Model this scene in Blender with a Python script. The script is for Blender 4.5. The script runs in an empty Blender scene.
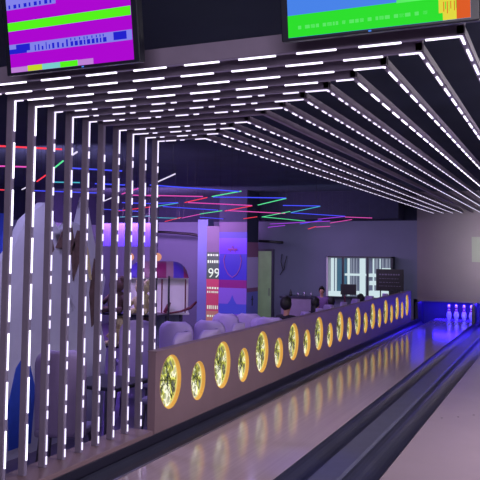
import bpy, bmesh, math, random
from mathutils import Vector, Matrix
random.seed(7)
S = bpy.context.scene
C = S.collection
sin, cos, pi = math.sin, math.cos, math.pi

def lin(c):
    return tuple(((v/255)/12.92 if v/255 <= .04045 else ((v/255+.055)/1.055)**2.4) for v in c)

# ------------------------------------------------------------------ camera
F, YAW, PITCH, ROLL, CY = 729.2, .415, .059, .011, 208.4
EYE = Vector((0, 0, 1.6))
fw = Vector((-sin(YAW)*cos(PITCH), cos(YAW)*cos(PITCH), sin(PITCH)))
rt = Vector((cos(YAW), sin(YAW), 0))
up = rt.cross(fw)
R2 = cos(ROLL)*rt + sin(ROLL)*up
U2 = -sin(ROLL)*rt + cos(ROLL)*up
cd = bpy.data.cameras.new('camera')
cam = bpy.data.objects.new('camera', cd); C.objects.link(cam)
cd.sensor_width = 36; cd.sensor_fit = 'HORIZONTAL'
cd.lens = F/480*36
cd.shift_y = -(240-CY)/480
cd.clip_start = .05; cd.clip_end = 200
m = Matrix((( R2.x, U2.x, -fw.x, EYE.x), (R2.y, U2.y, -fw.y, EYE.y), (R2.z, U2.z, -fw.z, EYE.z), (0, 0, 0, 1)))
cam.matrix_world = m
S.camera = cam

# ------------------------------------------------------------------ world, view, lights
w = bpy.data.worlds.new('world'); S.world = w; w.use_nodes = True
w.node_tree.nodes['Background'].inputs[0].default_value = (.02, .018, .035, 1)
w.node_tree.nodes['Background'].inputs[1].default_value = 1.0
S.view_settings.view_transform = 'Standard'
S.view_settings.look = 'None'
S.view_settings.gamma = 1
S.view_settings.use_curve_mapping = False
S.view_settings.exposure = 0.0

def area(name, loc, target, size, power, color, size_y=None):
    l = bpy.data.lights.new(name, 'AREA'); l.energy = power; l.color = color
    l.shape = 'RECTANGLE'; l.size = size; l.size_y = size_y or size
    o = bpy.data.objects.new(name, l); C.objects.link(o)
    o.location = loc
    o.rotation_euler = (Vector(target)-Vector(loc)).to_track_quat('-Z', 'Y').to_euler()
    return o
# added fill lights without fixtures: approach (behind the viewer), lanes and seating area
area('approach_fill', (0.8, -2.5, 2.3), (-2.0, 6, 1.6), 3.0, 215, (1, .9, 1), 1.6)  # unseen fill on beams and uprights, hung low behind the viewer
area('lane_fill', (1.5, 6.3, 2.95), (1.0, 6.3, 0), 2.0, 520, (1, .93, .95), 8)  # added out of view to lift the tone of the lanes
def fill_spot(name, loc, target, power, color, deg=150):  # small spot, used only for added fill light
    sl = bpy.data.lights.new(name, 'SPOT'); sl.energy = power; sl.color = color; sl.spot_size = math.radians(deg); sl.spot_blend = 1; sl.shadow_soft_size = .04
    so = bpy.data.objects.new(name, sl); C.objects.link(so); so.location = loc
    so.rotation_euler = (Vector(target)-Vector(loc)).to_track_quat('-Z', 'Y').to_euler()
for lx in (-5.6, -8.0, -10.4):
    for ly in (8.6, 13.4):
        fill_spot('seating_fill', (lx, ly, 3.02), (lx, ly, 0), 150, (.5, .38, 1.0))  # invented purple fill, no fixtures in this ceiling
area('back_wall_purple_fill', (-5.6, 15.0, 2.2), (-5.6, 18.0, 1.2), 4.5, 26, (.72, .66, 1.0), .5)  # added to brighten the purple back wall
pl = area('far_wall_fill', (-.9, 9.5, 2.0), (-.9, 18.0, 1.62), 1.6, 20, (1, .96, .98), .8); pl.data.spread = math.radians(24)  # narrow fill added to brighten the grey far wall
area('kiosk_purple_fill', (-7.0, 8.2, 2.35), (-7.6, 14.0, .9), 1.2, 75, (.78, .55, 1.0), .8)  # added purple fill towards the kiosk
area('kiosk_wall_fill', (-9.3, 14.6, 2.45), (-9.8, 18.0, 1.2), 3.2, 220, (.74, .36, 1.0), .4)  # fill put in for the wall behind the kiosk
fill_spot('play_area_fill', (-4.3, 5.4, 3.02), (-4.8, 6.6, 0), 105, (.7, .66, 1.0))  # unseen fill added for the pale partition
area('pin_deck_blue_light', (-1.6, 18.12, .43), (-1.7, 17.9, 0), 3.0, 30, (.03, .01, 1.0), .15)
area('pit_blue_light', (-2.3, 18.2, .42), (-2.3, 18.7, .1), 1.6, 60, (.03, .01, 1.0), .1)
area('side_kerb_blue_light', (-3.0, 16.9, .5), (-3.05, 15.5, 0), .3, .8, (.04, .02, 1.0), .8)

fill_spot('gutter_blue_fill', (-1.55, 4.6, 2.5), (-1.72, 5.35, 0), 60, (.04, .03, 1), 24)  # added spot that makes the blue patch on gutter and lane

# ------------------------------------------------------------------ materials
def mat(name, col, rough=.5, metal=0, emis=None, es=0, noise=0, nscale=8, bump=0, spec=.5, coat=0, alpha=None):
    M = bpy.data.materials.new(name); M.use_nodes = True
    nt = M.node_tree; b = nt.nodes['Principled BSDF']
    c = lin(col) + (1,)
    b.inputs['Base Color'].default_value = c
    b.inputs['Roughness'].default_value = rough
    b.inputs['Metallic'].default_value = metal
    b.inputs['Specular IOR Level'].default_value = spec
    b.inputs['Coat Weight'].default_value = coat
    if emis:
        b.inputs['Emission Color'].default_value = lin(emis)+(1,)
        b.inputs['Emission Strength'].default_value = es
    tc = nt.nodes.new('ShaderNodeTexCoord')
    n = nt.nodes.new('ShaderNodeTexNoise'); n.inputs['Scale'].default_value = nscale
    n.inputs['Detail'].default_value = 5
    nt.links.new(tc.outputs['Object'], n.inputs['Vector'])
    if noise:
        r = nt.nodes.new('ShaderNodeValToRGB')
        r.color_ramp.elements[0].position = .3; r.color_ramp.elements[1].position = .7
        r.color_ramp.elements[0].color = tuple(v*(1-noise) for v in c[:3])+(1,)
        r.color_ramp.elements[1].color = tuple(min(1, v*(1+noise)) for v in c[:3])+(1,)
        nt.links.new(n.outputs['Fac'], r.inputs['Fac'])
        nt.links.new(r.outputs['Color'], b.inputs['Base Color'])
    if bump:
        bp = nt.nodes.new('ShaderNodeBump'); bp.inputs['Strength'].default_value = bump
        bp.inputs['Distance'].default_value = .01
        nt.links.new(n.outputs['Fac'], bp.inputs['Height'])
        nt.links.new(bp.outputs['Normal'], b.inputs['Normal'])
    return M

def emit(name, col, s=1.0):
    return mat(name, (10, 10, 10), .6, emis=col, es=s, spec=.1)

def lane_mat():
    M = mat('lane_boards', (176, 150, 168), .11, noise=0, spec=.6)
    nt = M.node_tree; b = nt.nodes['Principled BSDF']
    tc = nt.nodes.new('ShaderNodeTexCoord'); mp = nt.nodes.new('ShaderNodeMapping')
    mp.inputs['Scale'].default_value = (38, .35, 1)
    n = nt.nodes.new('ShaderNodeTexNoise'); n.inputs['Scale'].default_value = 1; n.inputs['Detail'].default_value = 3
    r = nt.nodes.new('ShaderNodeValToRGB')
    r.color_ramp.elements[0].position = .35; r.color_ramp.elements[1].position = .65
    r.color_ramp.elements[0].color = lin((190, 166, 182))+(1,)
    r.color_ramp.elements[1].color = lin((198, 174, 188))+(1,)
    nt.links.new(tc.outputs['Object'], mp.inputs['Vector']); nt.links.new(mp.outputs['Vector'], n.inputs['Vector'])
    nt.links.new(n.outputs['Fac'], r.inputs['Fac']); nt.links.new(r.outputs['Color'], b.inputs['Base Color'])
    n2 = nt.nodes.new('ShaderNodeTexNoise'); n2.inputs['Scale'].default_value = 2.2; n2.inputs['Detail'].default_value = 2
    nt.links.new(tc.outputs['Object'], n2.inputs['Vector'])
    bp = nt.nodes.new('ShaderNodeBump'); bp.inputs['Strength'].default_value = .05; bp.inputs['Distance'].default_value = .015
    nt.links.new(n2.outputs['Fac'], bp.inputs['Height']); nt.links.new(bp.outputs['Normal'], b.inputs['Normal'])
    return M

def roundel_mat():
    # translucent print of tangled dark leaves and twigs on a lit white and lime ground
    M = bpy.data.materials.new('lattice_print'); M.use_nodes = True
    nt = M.node_tree; b = nt.nodes['Principled BSDF']
    tc = nt.nodes.new('ShaderNodeTexCoord')
    v = nt.nodes.new('ShaderNodeTexVoronoi'); v.feature = 'DISTANCE_TO_EDGE'; v.inputs['Scale'].default_value = 17
    n = nt.nodes.new('ShaderNodeTexNoise'); n.inputs['Scale'].default_value = 9
    nt.links.new(tc.outputs['Object'], v.inputs['Vector']); nt.links.new(tc.outputs['Object'], n.inputs['Vector'])
    r = nt.nodes.new('ShaderNodeValToRGB')
    e = r.color_ramp.elements
    e[0].position = .36; e[0].color = lin((95, 105, 100))+(1,)
    e[1].position = .60; e[1].color = lin((235, 238, 205))+(1,)
    k = e.new(.48); k.color = lin((190, 196, 70))+(1,)
    nt.links.new(n.outputs['Fac'], r.inputs['Fac'])
    r2 = nt.nodes.new('ShaderNodeValToRGB'); e = r2.color_ramp.elements
    e[0].position = .04; e[0].color = (1, 1, 1, 1); e[1].position = .12; e[1].color = (.3, .32, .3, 1)
    nt.links.new(v.outputs['Distance'], r2.inputs['Fac'])
    mx = nt.nodes.new('ShaderNodeMix'); mx.data_type = 'RGBA'; mx.blend_type = 'MULTIPLY'; mx.inputs[0].default_value = .85
    nt.links.new(r.outputs['Color'], mx.inputs[6]); nt.links.new(r2.outputs['Color'], mx.inputs[7])
    nt.links.new(mx.outputs[2], b.inputs['Base Color']); nt.links.new(mx.outputs[2], b.inputs['Emission Color'])
    b.inputs['Emission Strength'].default_value = 1.0
    return M

def mural_mat():
    M = mat('painted_mural', (175, 170, 205), .7)
    nt = M.node_tree; b = nt.nodes['Principled BSDF']
    tc = nt.nodes.new('ShaderNodeTexCoord')
    n = nt.nodes.new('ShaderNodeTexNoise'); n.inputs['Scale'].default_value = 1.7; n.inputs['Detail'].default_value = 4
    n.inputs['Distortion'].default_value = .6
    nt.links.new(tc.outputs['Object'], n.inputs['Vector'])
    r = nt.nodes.new('ShaderNodeValToRGB'); e = r.color_ramp.elements
    e[0].position = .30; e[0].color = lin((70, 60, 80))+(1,)
    e[1].position = .36; e[1].color = lin((172, 166, 205))+(1,)
    k = e.new(.70); k.color = lin((190, 184, 220))+(1,)
    nt.links.new(n.outputs['Fac'], r.inputs['Fac']); nt.links.new(r.outputs['Color'], b.inputs['Base Color'])
    return M

K = {
 'ceiling': mat('ceiling_paint', (48, 60, 82), .9, noise=.2, nscale=1.5),
 'dark_wall': mat('dark_wall_paint', (36, 38, 66), .85, noise=.1),
 'wall': mat('wall_paint', (110, 114, 140), .75, noise=.06, nscale=1.2),
 'grey_wall': mat('grey_paint', (128, 118, 128), .75, noise=.05, nscale=1.2),
 'blue_grey': mat('blue_grey_paint', (112, 128, 175), .75),
 'side_wall': mat('side_paint', (60, 55, 80), .8, noise=.08),
 'floor': mat('hall_floor', (86, 72, 110), .3, noise=.12, nscale=3),
 'approach': mat('approach_floor', (150, 130, 145), .25, noise=.06),
 'lane': lane_mat(),
 'lane2': mat('lane_matte', (168, 148, 164), .3, noise=.05, nscale=2, spec=.4),
 'gutter': mat('gutter_plastic', (52, 52, 72), .28, noise=.15, nscale=4, spec=.5),
 'cap': mat('division_cap', (92, 92, 116), .3, noise=.12, nscale=6),
 'kerb': mat('kerb_vinyl', (44, 42, 62), .35),
 'trim': mat('metal_trim', (150, 145, 170), .3, metal=.7),
 'divider': mat('divider_laminate', (138, 112, 124), .45, noise=.06, nscale=3),
 'frame': mat('grey_laminate', (124, 112, 136), .5, noise=.08, nscale=7),
 'led': emit('white_led', (226, 216, 246), 1.6),
 'led_hot': emit('bright_led', (240, 232, 255), 2.6),
 'led_off': mat('led_diffuser', (128, 118, 142), .4, emis=(110, 90, 130), es=.12),
 'led_dim': mat('led_diffuser_glowing', (120, 110, 140), .4, emis=(150, 135, 170), es=.12),
 'rim': mat('glowing_gold_rim', (220, 165, 80), .5, emis=(222, 168, 80), es=.4),  # glow of the LED ring on gold paint, put in as emission
 'rim_led': emit('warm_led', (245, 225, 140), .85),
 'print': roundel_mat(),
 'black': mat('black_plastic', (20, 20, 24), .35),
 'bezel': mat('grey_bezel', (30, 32, 46), .35),
 'chair': mat('white_chair_shell', (176, 152, 214), .5, noise=.04),
 'cushion': mat('lilac_cushion', (150, 135, 190), .8, noise=.08, bump=.1),
 'metal': mat('chair_metal', (120, 115, 135), .3, metal=.8),
 'white': mat('white_laminate', (205, 198, 210), .5, noise=.03),
 'mural': mural_mat(),
 'blue_paint': mat('blue_paint', (40, 70, 190), .6, noise=.1),
 'maroon': mat('maroon_canvas', (115, 16, 84), .7, noise=.08),
 'blue_canvas': mat('blue_canvas', (66, 40, 165), .7, noise=.08),
 'pink_canvas': mat('pink_canvas', (135, 100, 125), .7, noise=.08),
 'dark_red': mat('dark_red_paint', (90, 20, 50), .5),
 'skin': mat('skin', (180, 130, 115), .6),
 'hair': mat('dark_hair', (24, 20, 26), .6, noise=.3, nscale=40),
 'black_cloth': mat('black_cloth', (30, 26, 40), .85, noise=.2, nscale=20),
 'mauve_cloth': mat('mauve_cloth', (110, 75, 135), .85, noise=.1, nscale=20),
 'red_cloth': mat('red_cloth', (120, 40, 60), .85, noise=.1, nscale=20),
 'jeans': mat('dark_denim', (40, 44, 80), .85, noise=.1, nscale=20),
 'door': mat('glowing_door_glass', (170, 200, 150), .35, emis=(74, 92, 74), es=.35, noise=.12, nscale=3),  # faint green emission added to brighten the glass
 'wood': mat('table_top', (160, 145, 150), .5, noise=.1, nscale=5),
 'brown': mat('brown_fur', (90, 66, 74), .9, noise=.3, nscale=14, bump=.3),
 'cream': mat('cream_paint', (200, 180, 150), .6, noise=.05),
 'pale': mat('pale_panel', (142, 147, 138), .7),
 'pin': mat('pin_white', (220, 220, 235), .3, coat=.5),
 'pinred': mat('pin_stripe', (170, 30, 40), .4),
 'pit': mat('pit_black', (40, 40, 60), .8),
}

# a sight line of the camera as a direction, and where it meets a level or an upright plane
def ray(px, py): return fw*F + R2*(px-240) + U2*(CY-py)
def on_z(px, py, z):
    d = ray(px, py); p = EYE+d*((z-1.6)/d.z)
    if p.y > 17.0 or d.z < 1: p = EYE+d*(17.0/d.y)
    return p
def at(px, py, Y):
    d = ray(px, py); return EYE+d*(Y/d.y)

# ------------------------------------------------------------------ mesh builder
class MB:
    def __init__(s): s.v = []; s.f = []; s.m = []; s.slots = []
    def slot(s, k):
        if k not in s.slots: s.slots.append(k)
        return s.slots.index(k)
    def quad(s, pts, k):
        i = len(s.v); s.v += [tuple(p) for p in pts]; s.f.append(tuple(range(i, i+len(pts)))); s.m.append(s.slot(k))
    def box(s, x0, x1, y0, y1, z0, z1, k):
        i = len(s.v)
        s.v += [(x, y, z) for z in (z0, z1) for y in (y0, y1) for x in (x0, x1)]
        for q in ((0, 2, 3, 1), (4, 5, 7, 6), (0, 1, 5, 4), (2, 6, 7, 3), (0, 4, 6, 2), (1, 3, 7, 5)):
            s.f.append(tuple(i+a for a in q)); s.m.append(s.slot(k))
    def tube(s, path, r, k, n=10, cap=True):
        path = [Vector(p) for p in path]; rs = r if isinstance(r, (list, tuple)) else [r]*len(path)
        base = len(s.v); prev = None
        for j, p in enumerate(path):
            d = (path[min(j+1, len(path)-1)]-path[max(j-1, 0)]).normalized()
            if prev is None:
                a = d.orthogonal().normalized()
            else:
                a = (prev-d*prev.dot(d)).normalized()
            prev = a; b = d.cross(a)
            for t in range(n):
                q = p+(a*cos(2*pi*t/n)+b*sin(2*pi*t/n))*rs[j]; s.v.append(tuple(q))
        for j in range(len(path)-1):
            for t in range(n):
                s.f.append((base+j*n+t, base+j*n+(t+1) % n, base+(j+1)*n+(t+1) % n, base+(j+1)*n+t)); s.m.append(s.slot(k))
        if cap:
            s.f.append(tuple(base+t for t in reversed(range(n)))); s.m.append(s.slot(k))
            l = base+(len(path)-1)*n
            s.f.append(tuple(l+t for t in range(n))); s.m.append(s.slot(k))
    def lathe(s, prof, k, n=20, c=(0, 0, 0), mats=None):
        base = len(s.v)
        for (r, z) in prof:
            for t in range(n): s.v.append((c[0]+r*cos(2*pi*t/n), c[1]+r*sin(2*pi*t/n), c[2]+z))
        for j in range(len(prof)-1):
            kk = mats[j] if mats else k
            for t in range(n):
                s.f.append((base+j*n+t, base+j*n+(t+1) % n, base+(j+1)*n+(t+1) % n, base+(j+1)*n+t)); s.m.append(s.slot(kk))
        s.f.append(tuple(base+t for t in reversed(range(n)))); s.m.append(s.slot(k))
        l = base+(len(prof)-1)*n
        s.f.append(tuple(l+t for t in range(n))); s.m.append(s.slot(k))
    def prism(s, poly, axis, a, b, k):
        # poly in the two other axes, extruded along axis from a to b
        def P(u, v, t): return {'x': (t, u, v), 'y': (u, t, v), 'z': (u, v, t)}[axis]
        i = len(s.v); n = len(poly)
        s.v += [P(u, v, a) for u, v in poly]+[P(u, v, b) for u, v in poly]
        s.f.append(tuple(range(i, i+n))); s.m.append(s.slot(k))
        s.f.append(tuple(reversed(range(i+n, i+2*n)))); s.m.append(s.slot(k))
        for t in range(n):
            s.f.append((i+t, i+n+t, i+n+(t+1) % n, i+(t+1) % n)); s.m.append(s.slot(k))
    def build(s, name, parent=None, smooth=False, bevel=0, fix=True):
        me = bpy.data.meshes.new(name); me.from_pydata(s.v, [], s.f)
        for k in s.slots: me.materials.append(K[k])
        for p, mi in zip(me.polygons, s.m): p.material_index = mi; p.use_smooth = smooth
        if fix:
            bm = bmesh.new(); bm.from_mesh(me); bmesh.ops.recalc_face_normals(bm, faces=bm.faces); bm.to_mesh(me); bm.free()
        me.update()
        o = bpy.data.objects.new(name, me); C.objects.link(o)
        if parent: o.parent = parent
        if bevel:
            b = o.modifiers.new('bevel', 'BEVEL'); b.width = bevel; b.segments = 3; b.limit_method = 'ANGLE'
        return o

def tag(o, label, cat, group=None):
    o['label'] = label; o['category'] = cat
    if group: o['group'] = group
    return o
def thing(name, label, cat, loc=(0, 0, 0), rz=0, group=None):
    o = bpy.data.objects.new(name, None); C.objects.link(o); o.empty_display_size = .1
    o.location = loc; o.rotation_euler = (0, 0, rz)
    return tag(o, label, cat, group)
def struct(o): o['kind'] = 'structure'; return o
KIDS = {}
def kids(o): return [c for c in bpy.data.objects if c.parent == o]
def copy_tree(o, parent=None):
    c = o.copy(); C.objects.link(c); c.parent = parent
    for k in kids(o): copy_tree(k, c)
    return c

# ------------------------------------------------------------------ the hall
XD = -3.13            # face of the divider towards the lane
FZ = -.50             # the seating floor lies two steps below the lanes
ZB = 2.576            # underside of the light portals
YB = 18.0             # far wall

b = MB(); b.box(-1.2, -.2, 1.2, 18.7, -.12, 0, 'lane2'); struct(b.build('floor_right_lane'))
b = MB(); b.box(-2.86, -1.88, 1.2, 18.7, -.12, 0, 'lane'); struct(b.build('floor_left_lane'))
b = MB(); b.box(-4.2, 4.5, -4.0, 1.2, -.12, 0, 'approach'); struct(b.build('floor_approach'))
b = MB(); b.box(.5, 4.5, 1.2, 18, -.12, 0, 'lane2'); struct(b.build('floor_far_lanes'))
b = MB(); b.box(-12, -3.35, 1.2, 18.2, FZ-.1, FZ, 'floor'); struct(b.build('floor_seating'))
b = MB(); b.box(-12, 4.5, -4, 18.2, 3.1, 3.2, 'ceiling'); struct(b.build('ceiling'))
b = MB(); b.box(-12, -3.21, YB, YB+.15, FZ, 2.40, 'wall'); b.box(-12, -3.21, YB, YB+.15, 2.40, 3.1, 'dark_wall')
struct(b.build('wall_back'))
b = MB(); b.box(-3.21, 4.5, YB, YB+.15, .45, 3.1, 'grey_wall'); struct(b.build('wall_pinsetter'))
b = MB(); b.box(-12.1, -12, -4, 18.2, FZ, 2.3, 'wall'); b.box(-12.1, -12, -4, 18.2, 2.3, 3.1, 'dark_wall'); struct(b.build('wall_left'))
b = MB(); b.box(4.5, 4.6, -4, 18.2, -.1, 3.1, 'side_wall'); struct(b.build('wall_right'))
b = MB(); b.box(-12, 4.5, -4.1, -4, FZ, 3.1, 'side_wall'); struct(b.build('wall_front'))
# pit behind the pin decks: dark recess
b = MB(); b.box(-3.21, 4.5, 18.9, 19.0, -.2, .45, 'pit'); b.box(-3.21, 4.5, YB+.15, 19.0, .45, .5, 'pit'); b.box(-3.3, -3.21, YB, 19, -.2, .5, 'pit')
b.box(-3.21, 4.5, 17.9, 18.9, -.3, -.15, 'pit'); struct(b.build('wall_pit'))
# dark soffit at the end of the seating ceiling
b = MB(); b.box(-7.2, -3.5, 17.2, 17.98, 2.42, 3.1, 'dark_wall'); struct(b.build('trim_soffit'))
# pilaster at the poster
b = MB(); b.box(at(197, 300, 17.0).x, at(207, 300, 17.0).x, 17.0, 17.35, FZ, 2.42, 'blue_grey'); struct(b.build('wall_pilaster'))

# gutters (concave channels) and caps between the lanes
def gutter(x0, x1, label, nm='lane_gutter'):
    r = (x1-x0)/2; cx = (x0+x1)/2; n = 12
    prof = [(cx+r*cos(pi+pi*t/n), .0+.085*sin(pi+pi*t/n)) for t in range(n+1)]
    low = [(x1, -.12), (x0, -.12)]
    g = MB()
    i = 0
    for t in range(n):
        g.quad([(prof[t][0], 1.2, prof[t][1]), (prof[t+1][0], 1.2, prof[t+1][1]), (prof[t+1][0], 17.9, prof[t+1][1]), (prof[t][0], 17.9, prof[t][1])], 'gutter')
    g.box(x0, x1, 1.2, 17.9, -.14, -.1, 'gutter')
    return tag(g.build(nm, fix=False), label, 'gutter')
gutter(-3.1, -2.865, 'dark blue grey gutter between the gold-lit divider and the left lane')
gutter(-1.875, -1.66, 'dark gutter along the right edge of the shiny left lane')
gutter(-1.44, -1.205, 'dark gutter along the left edge of the right lane')
gutter(-.195, .04, 'dark gutter along the right edge of the right lane')
d = MB(); d.prism([(-1.655, -.1), (-1.655, .0), (-1.64, .02), (-1.46, .02), (-1.445, .0), (-1.445, -.1)], 'y', 1.2, 17.9, 'cap')
tag(d.build('division_cap', smooth=False), 'grey blue capping strip between the two gutters', 'capping')
d = MB(); d.prism([(.045, -.1), (.045, .0), (.06, .02), (.24, .02), (.255, .0), (.255, -.1)], 'y', 1.2, 17.9, 'cap')
tag(d.build('division_cap', smooth=False), 'grey capping strip right of the right lane, outside the view', 'capping')
d = MB(); d.box(-2.875, -2.862, 1.2, 17.9, -.02, .006, 'trim')
tag(d.build('edge_trim'), 'thin pale metal strip edging the left lane by the divider', 'trim strip')
g2 = MB(); g2.box(.26, .5, 1.2, 17.9, -.12, -.02, 'gutter'); tag(g2.build('lane_gutter'), 'gutter of the far right lanes, outside the view', 'gutter')
# aiming dots set in the right lane
for x, y, n in ((-1.09, 7.41, 'left'), (-.95, 7.53, 'middle'), (-.82, 7.69, 'right')):
    d = MB(); d.lathe([(.011, 0), (.011, .0015)], 'black', 12, (x, y, 0))
    tag(d.build('lane_dot'), n+' one of the three dark aiming dots on the right lane', 'lane marking', 'aiming dots')
# pit front: masking blue-lit posts and kickbacks
for i, x in enumerate((-3.14, -1.86, -1.24, -.16)):
    d = MB(); d.box(x-.03, x+.03, 17.5, 18.0, .0, .45, 'kerb')
    tag(d.build('kickback'), ['low kickback panel at the far end of the divider', 'low kickback panel right of the standing pins', 'low kickback panel left of the right lane end', 'low kickback panel right of the right lane end'][i], 'side panel')

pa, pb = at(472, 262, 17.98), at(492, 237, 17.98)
d = MB(); d.box(pa.x, pb.x, 17.95, 17.995, pa.z, pb.z, 'pale'); tag(d.build('pale_patch_panel'), 'pale grey panel on the far wall above the pins, at the right edge', 'panel')  # pale sheet added where the wall has a lighter patch
# bowling pins
prof = [(.026, 0), (.036, .02), (.05, .07), (.0603, .115), (.055, .16), (.036, .215), (.024, .25), (.0235, .27), (.029, .31), (.032, .34), (.028, .365), (.015, .378), (.004, .381)]
pin0 = None
for i, x in enumerate((-2.50, -2.33, -2.15, -1.98)):
    if pin0 is None:
        d = MB(); d.lathe(prof, 'pin', 20, mats=['pin']*5+['pinred', 'pin', 'pinred']+['pin']*4); pin0 = d.build('bowling_pin', smooth=True); p = pin0
    else: p = pin0.copy(); C.objects.link(p)
    p.location = (x, 18.25, 0)
    tag(p, ['leftmost', 'second from left', 'third from left', 'rightmost'][i]+' white bowling pin in blue light at the far lane end', 'bowling pin', 'standing bowling pins')

# ------------------------------------------------------------------ divider with round portholes
HY = [5.65+.532*k for k in range(21)]
HR = [.232 if k % 2 == 0 else .18 for k in range(21)]
HZ = [.462 if k % 2 == 0 else .388 for k in range(21)]
T = .07; TOP = .745; EL = .82
dv = thing('divider_wall', 'long low mauve brown divider beside the lane, pierced by gold portholes', 'divider', (XD, 11, 0))
pn = MB()
N = 40
for k in range(21):
    y0, y1 = HY[k]-.266, HY[k]+.266
    if k == 20: y1 = 16.75
    def rectpt(a):
        dx, dz = cos(a), sin(a); cands = []
        if dx > 1e-6: cands.append((y1-HY[k])/dx)
        if dx < -1e-6: cands.append((y0-HY[k])/dx)
        if dz > 1e-6: cands.append((TOP-HZ[k])/dz)
        if dz < -1e-6: cands.append((0-HZ[k])/dz)
        t = min(cands); return (HY[k]+dx*t, HZ[k]+dz*t)
    angs = [2*pi*t/N for t in range(N)]
    for cx in (y0, y1):
        for cz in (0, TOP): angs.append(math.atan2(cz-HZ[k], cx-HY[k]) % (2*pi))
    angs = sorted(set(angs))
    for i in range(len(angs)):
        a, c = angs[i], angs[(i+1) % len(angs)]
        if abs(a-c) < 1e-5: continue
        pa, pc = rectpt(a), rectpt(c)
        ia, ic = (HY[k]+EL*HR[k]*cos(a), HZ[k]+HR[k]*sin(a)), (HY[k]+EL*HR[k]*cos(c), HZ[k]+HR[k]*sin(c))
        for X in (XD, XD-T):
            pn.quad([(X, *ia), (X, *pa), (X, *pc), (X, *ic)], 'divider')
pn.quad([(XD, 5.384, 0), (XD, 5.384, TOP), (XD-T, 5.384, TOP), (XD-T, 5.384, 0)], 'divider')
pn.quad([(XD, 5.384, TOP), (XD, 16.75, TOP), (XD-T, 16.75, TOP), (XD-T, 5.384, TOP)], 'divider')
pn.quad([(XD, 16.75, 0), (XD, 16.75, TOP), (XD-T, 16.75, TOP), (XD-T, 16.75, 0)], 'divider')
def loc_fix(o, root):
    o.parent = root; o.location = tuple(-v for v in root.location); return o
loc_fix(pn.build('panel', fix=False), dv)
q = MB(); q.box(XD-T-.01, XD+.008, 5.384, 16.76, TOP-.002, TOP+.008, 'divider'); loc_fix(q.build('top_cap'), dv)
q = MB(); q.box(XD, XD+.02, 1.6, 17.5, .0, .07, 'kerb'); loc_fix(q.build('skirting', bevel=.004), dv)
# low plinth that carries the light portals, in line with the divider
q = MB(); q.box(-3.42, XD-.005, 1.6, 5.38, 0, .10, 'divider')
tag(q.build('portal_plinth', bevel=.006), 'low mauve plinth under the upright slats beside the lane', 'plinth')
q = MB(); q.box(-3.36, XD-.13, 1.2, 18, FZ, 0, 'kerb'); struct(q.build('trim_step'))

ords = ['first', 'second', 'third', 'fourth', 'fifth', 'sixth', 'seventh', 'eighth', 'ninth', 'tenth', 'eleventh']
for k in range(21):
    big = k % 2 == 0
    r = HR[k]
    n = k//2
    pos = 'nearest to the slatted uprights' if n == 0 else ('farthest along the divider, by the pins' if k in (19, 20) else ords[n]+' of its size counted from the slatted uprights')
    t = thing('porthole_light', ('large' if big else 'small')+' round gold-lit porthole in the divider, '+pos, 'light', (XD, HY[k], HZ[k]), 0, ('large' if big else 'small')+' gold portholes in the divider')
    M = 36
    rim = MB()
    for i in range(M):
        a, c = 2*pi*i/M, 2*pi*(i+1)/M
        ri, ro = r-.004, r+.001
        def P(x, rr, an): return (x, EL*rr*cos(an), rr*sin(an))
        rim.quad([P(0, ri, a), P(0, ro, a), P(0, ro, c), P(0, ri, c)], 'rim')
        rim.quad([P(0, ri, a), P(0, ri, c), P(-.05, ri, c), P(-.05, ri, a)], 'rim')
    o = rim.build('rim', t, smooth=False)
    d = MB(); 
    d.quad([(-.044, EL*(r-.004)*cos(2*pi*i/M), (r-.004)*sin(2*pi*i/M)) for i in range(M)], 'print')
    d.quad([(-.05, EL*(r-.004)*cos(2*pi*i/M), (r-.004)*sin(2*pi*i/M)) for i in range(M)], 'print')
    d.build('patterned_disc', t)
    l = MB()
    l.tube([(-.038, EL*(r-.012)*cos(2*pi*i/M), (r-.012)*sin(2*pi*i/M)) for i in range(M+1)], .005, 'rim_led', 6, False)
    l.build('led_ring', t)
    # dark sprig lattice mounted on the disc
    l = MB(); random.seed(k)
    for i in range(9 if big else 7):
        a = random.uniform(0, 2*pi); c = a+random.uniform(1.8, 4.2); rr = r-.035
        mid = (-.036, random.uniform(-.06, .06), random.uniform(-.06, .06))
        l.tube([(-.038, EL*rr*cos(a), rr*sin(a)), mid, (-.038, EL*rr*cos(c), rr*sin(c))], .0022, 'black', 5)
    l.build('lattice', t)

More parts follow.
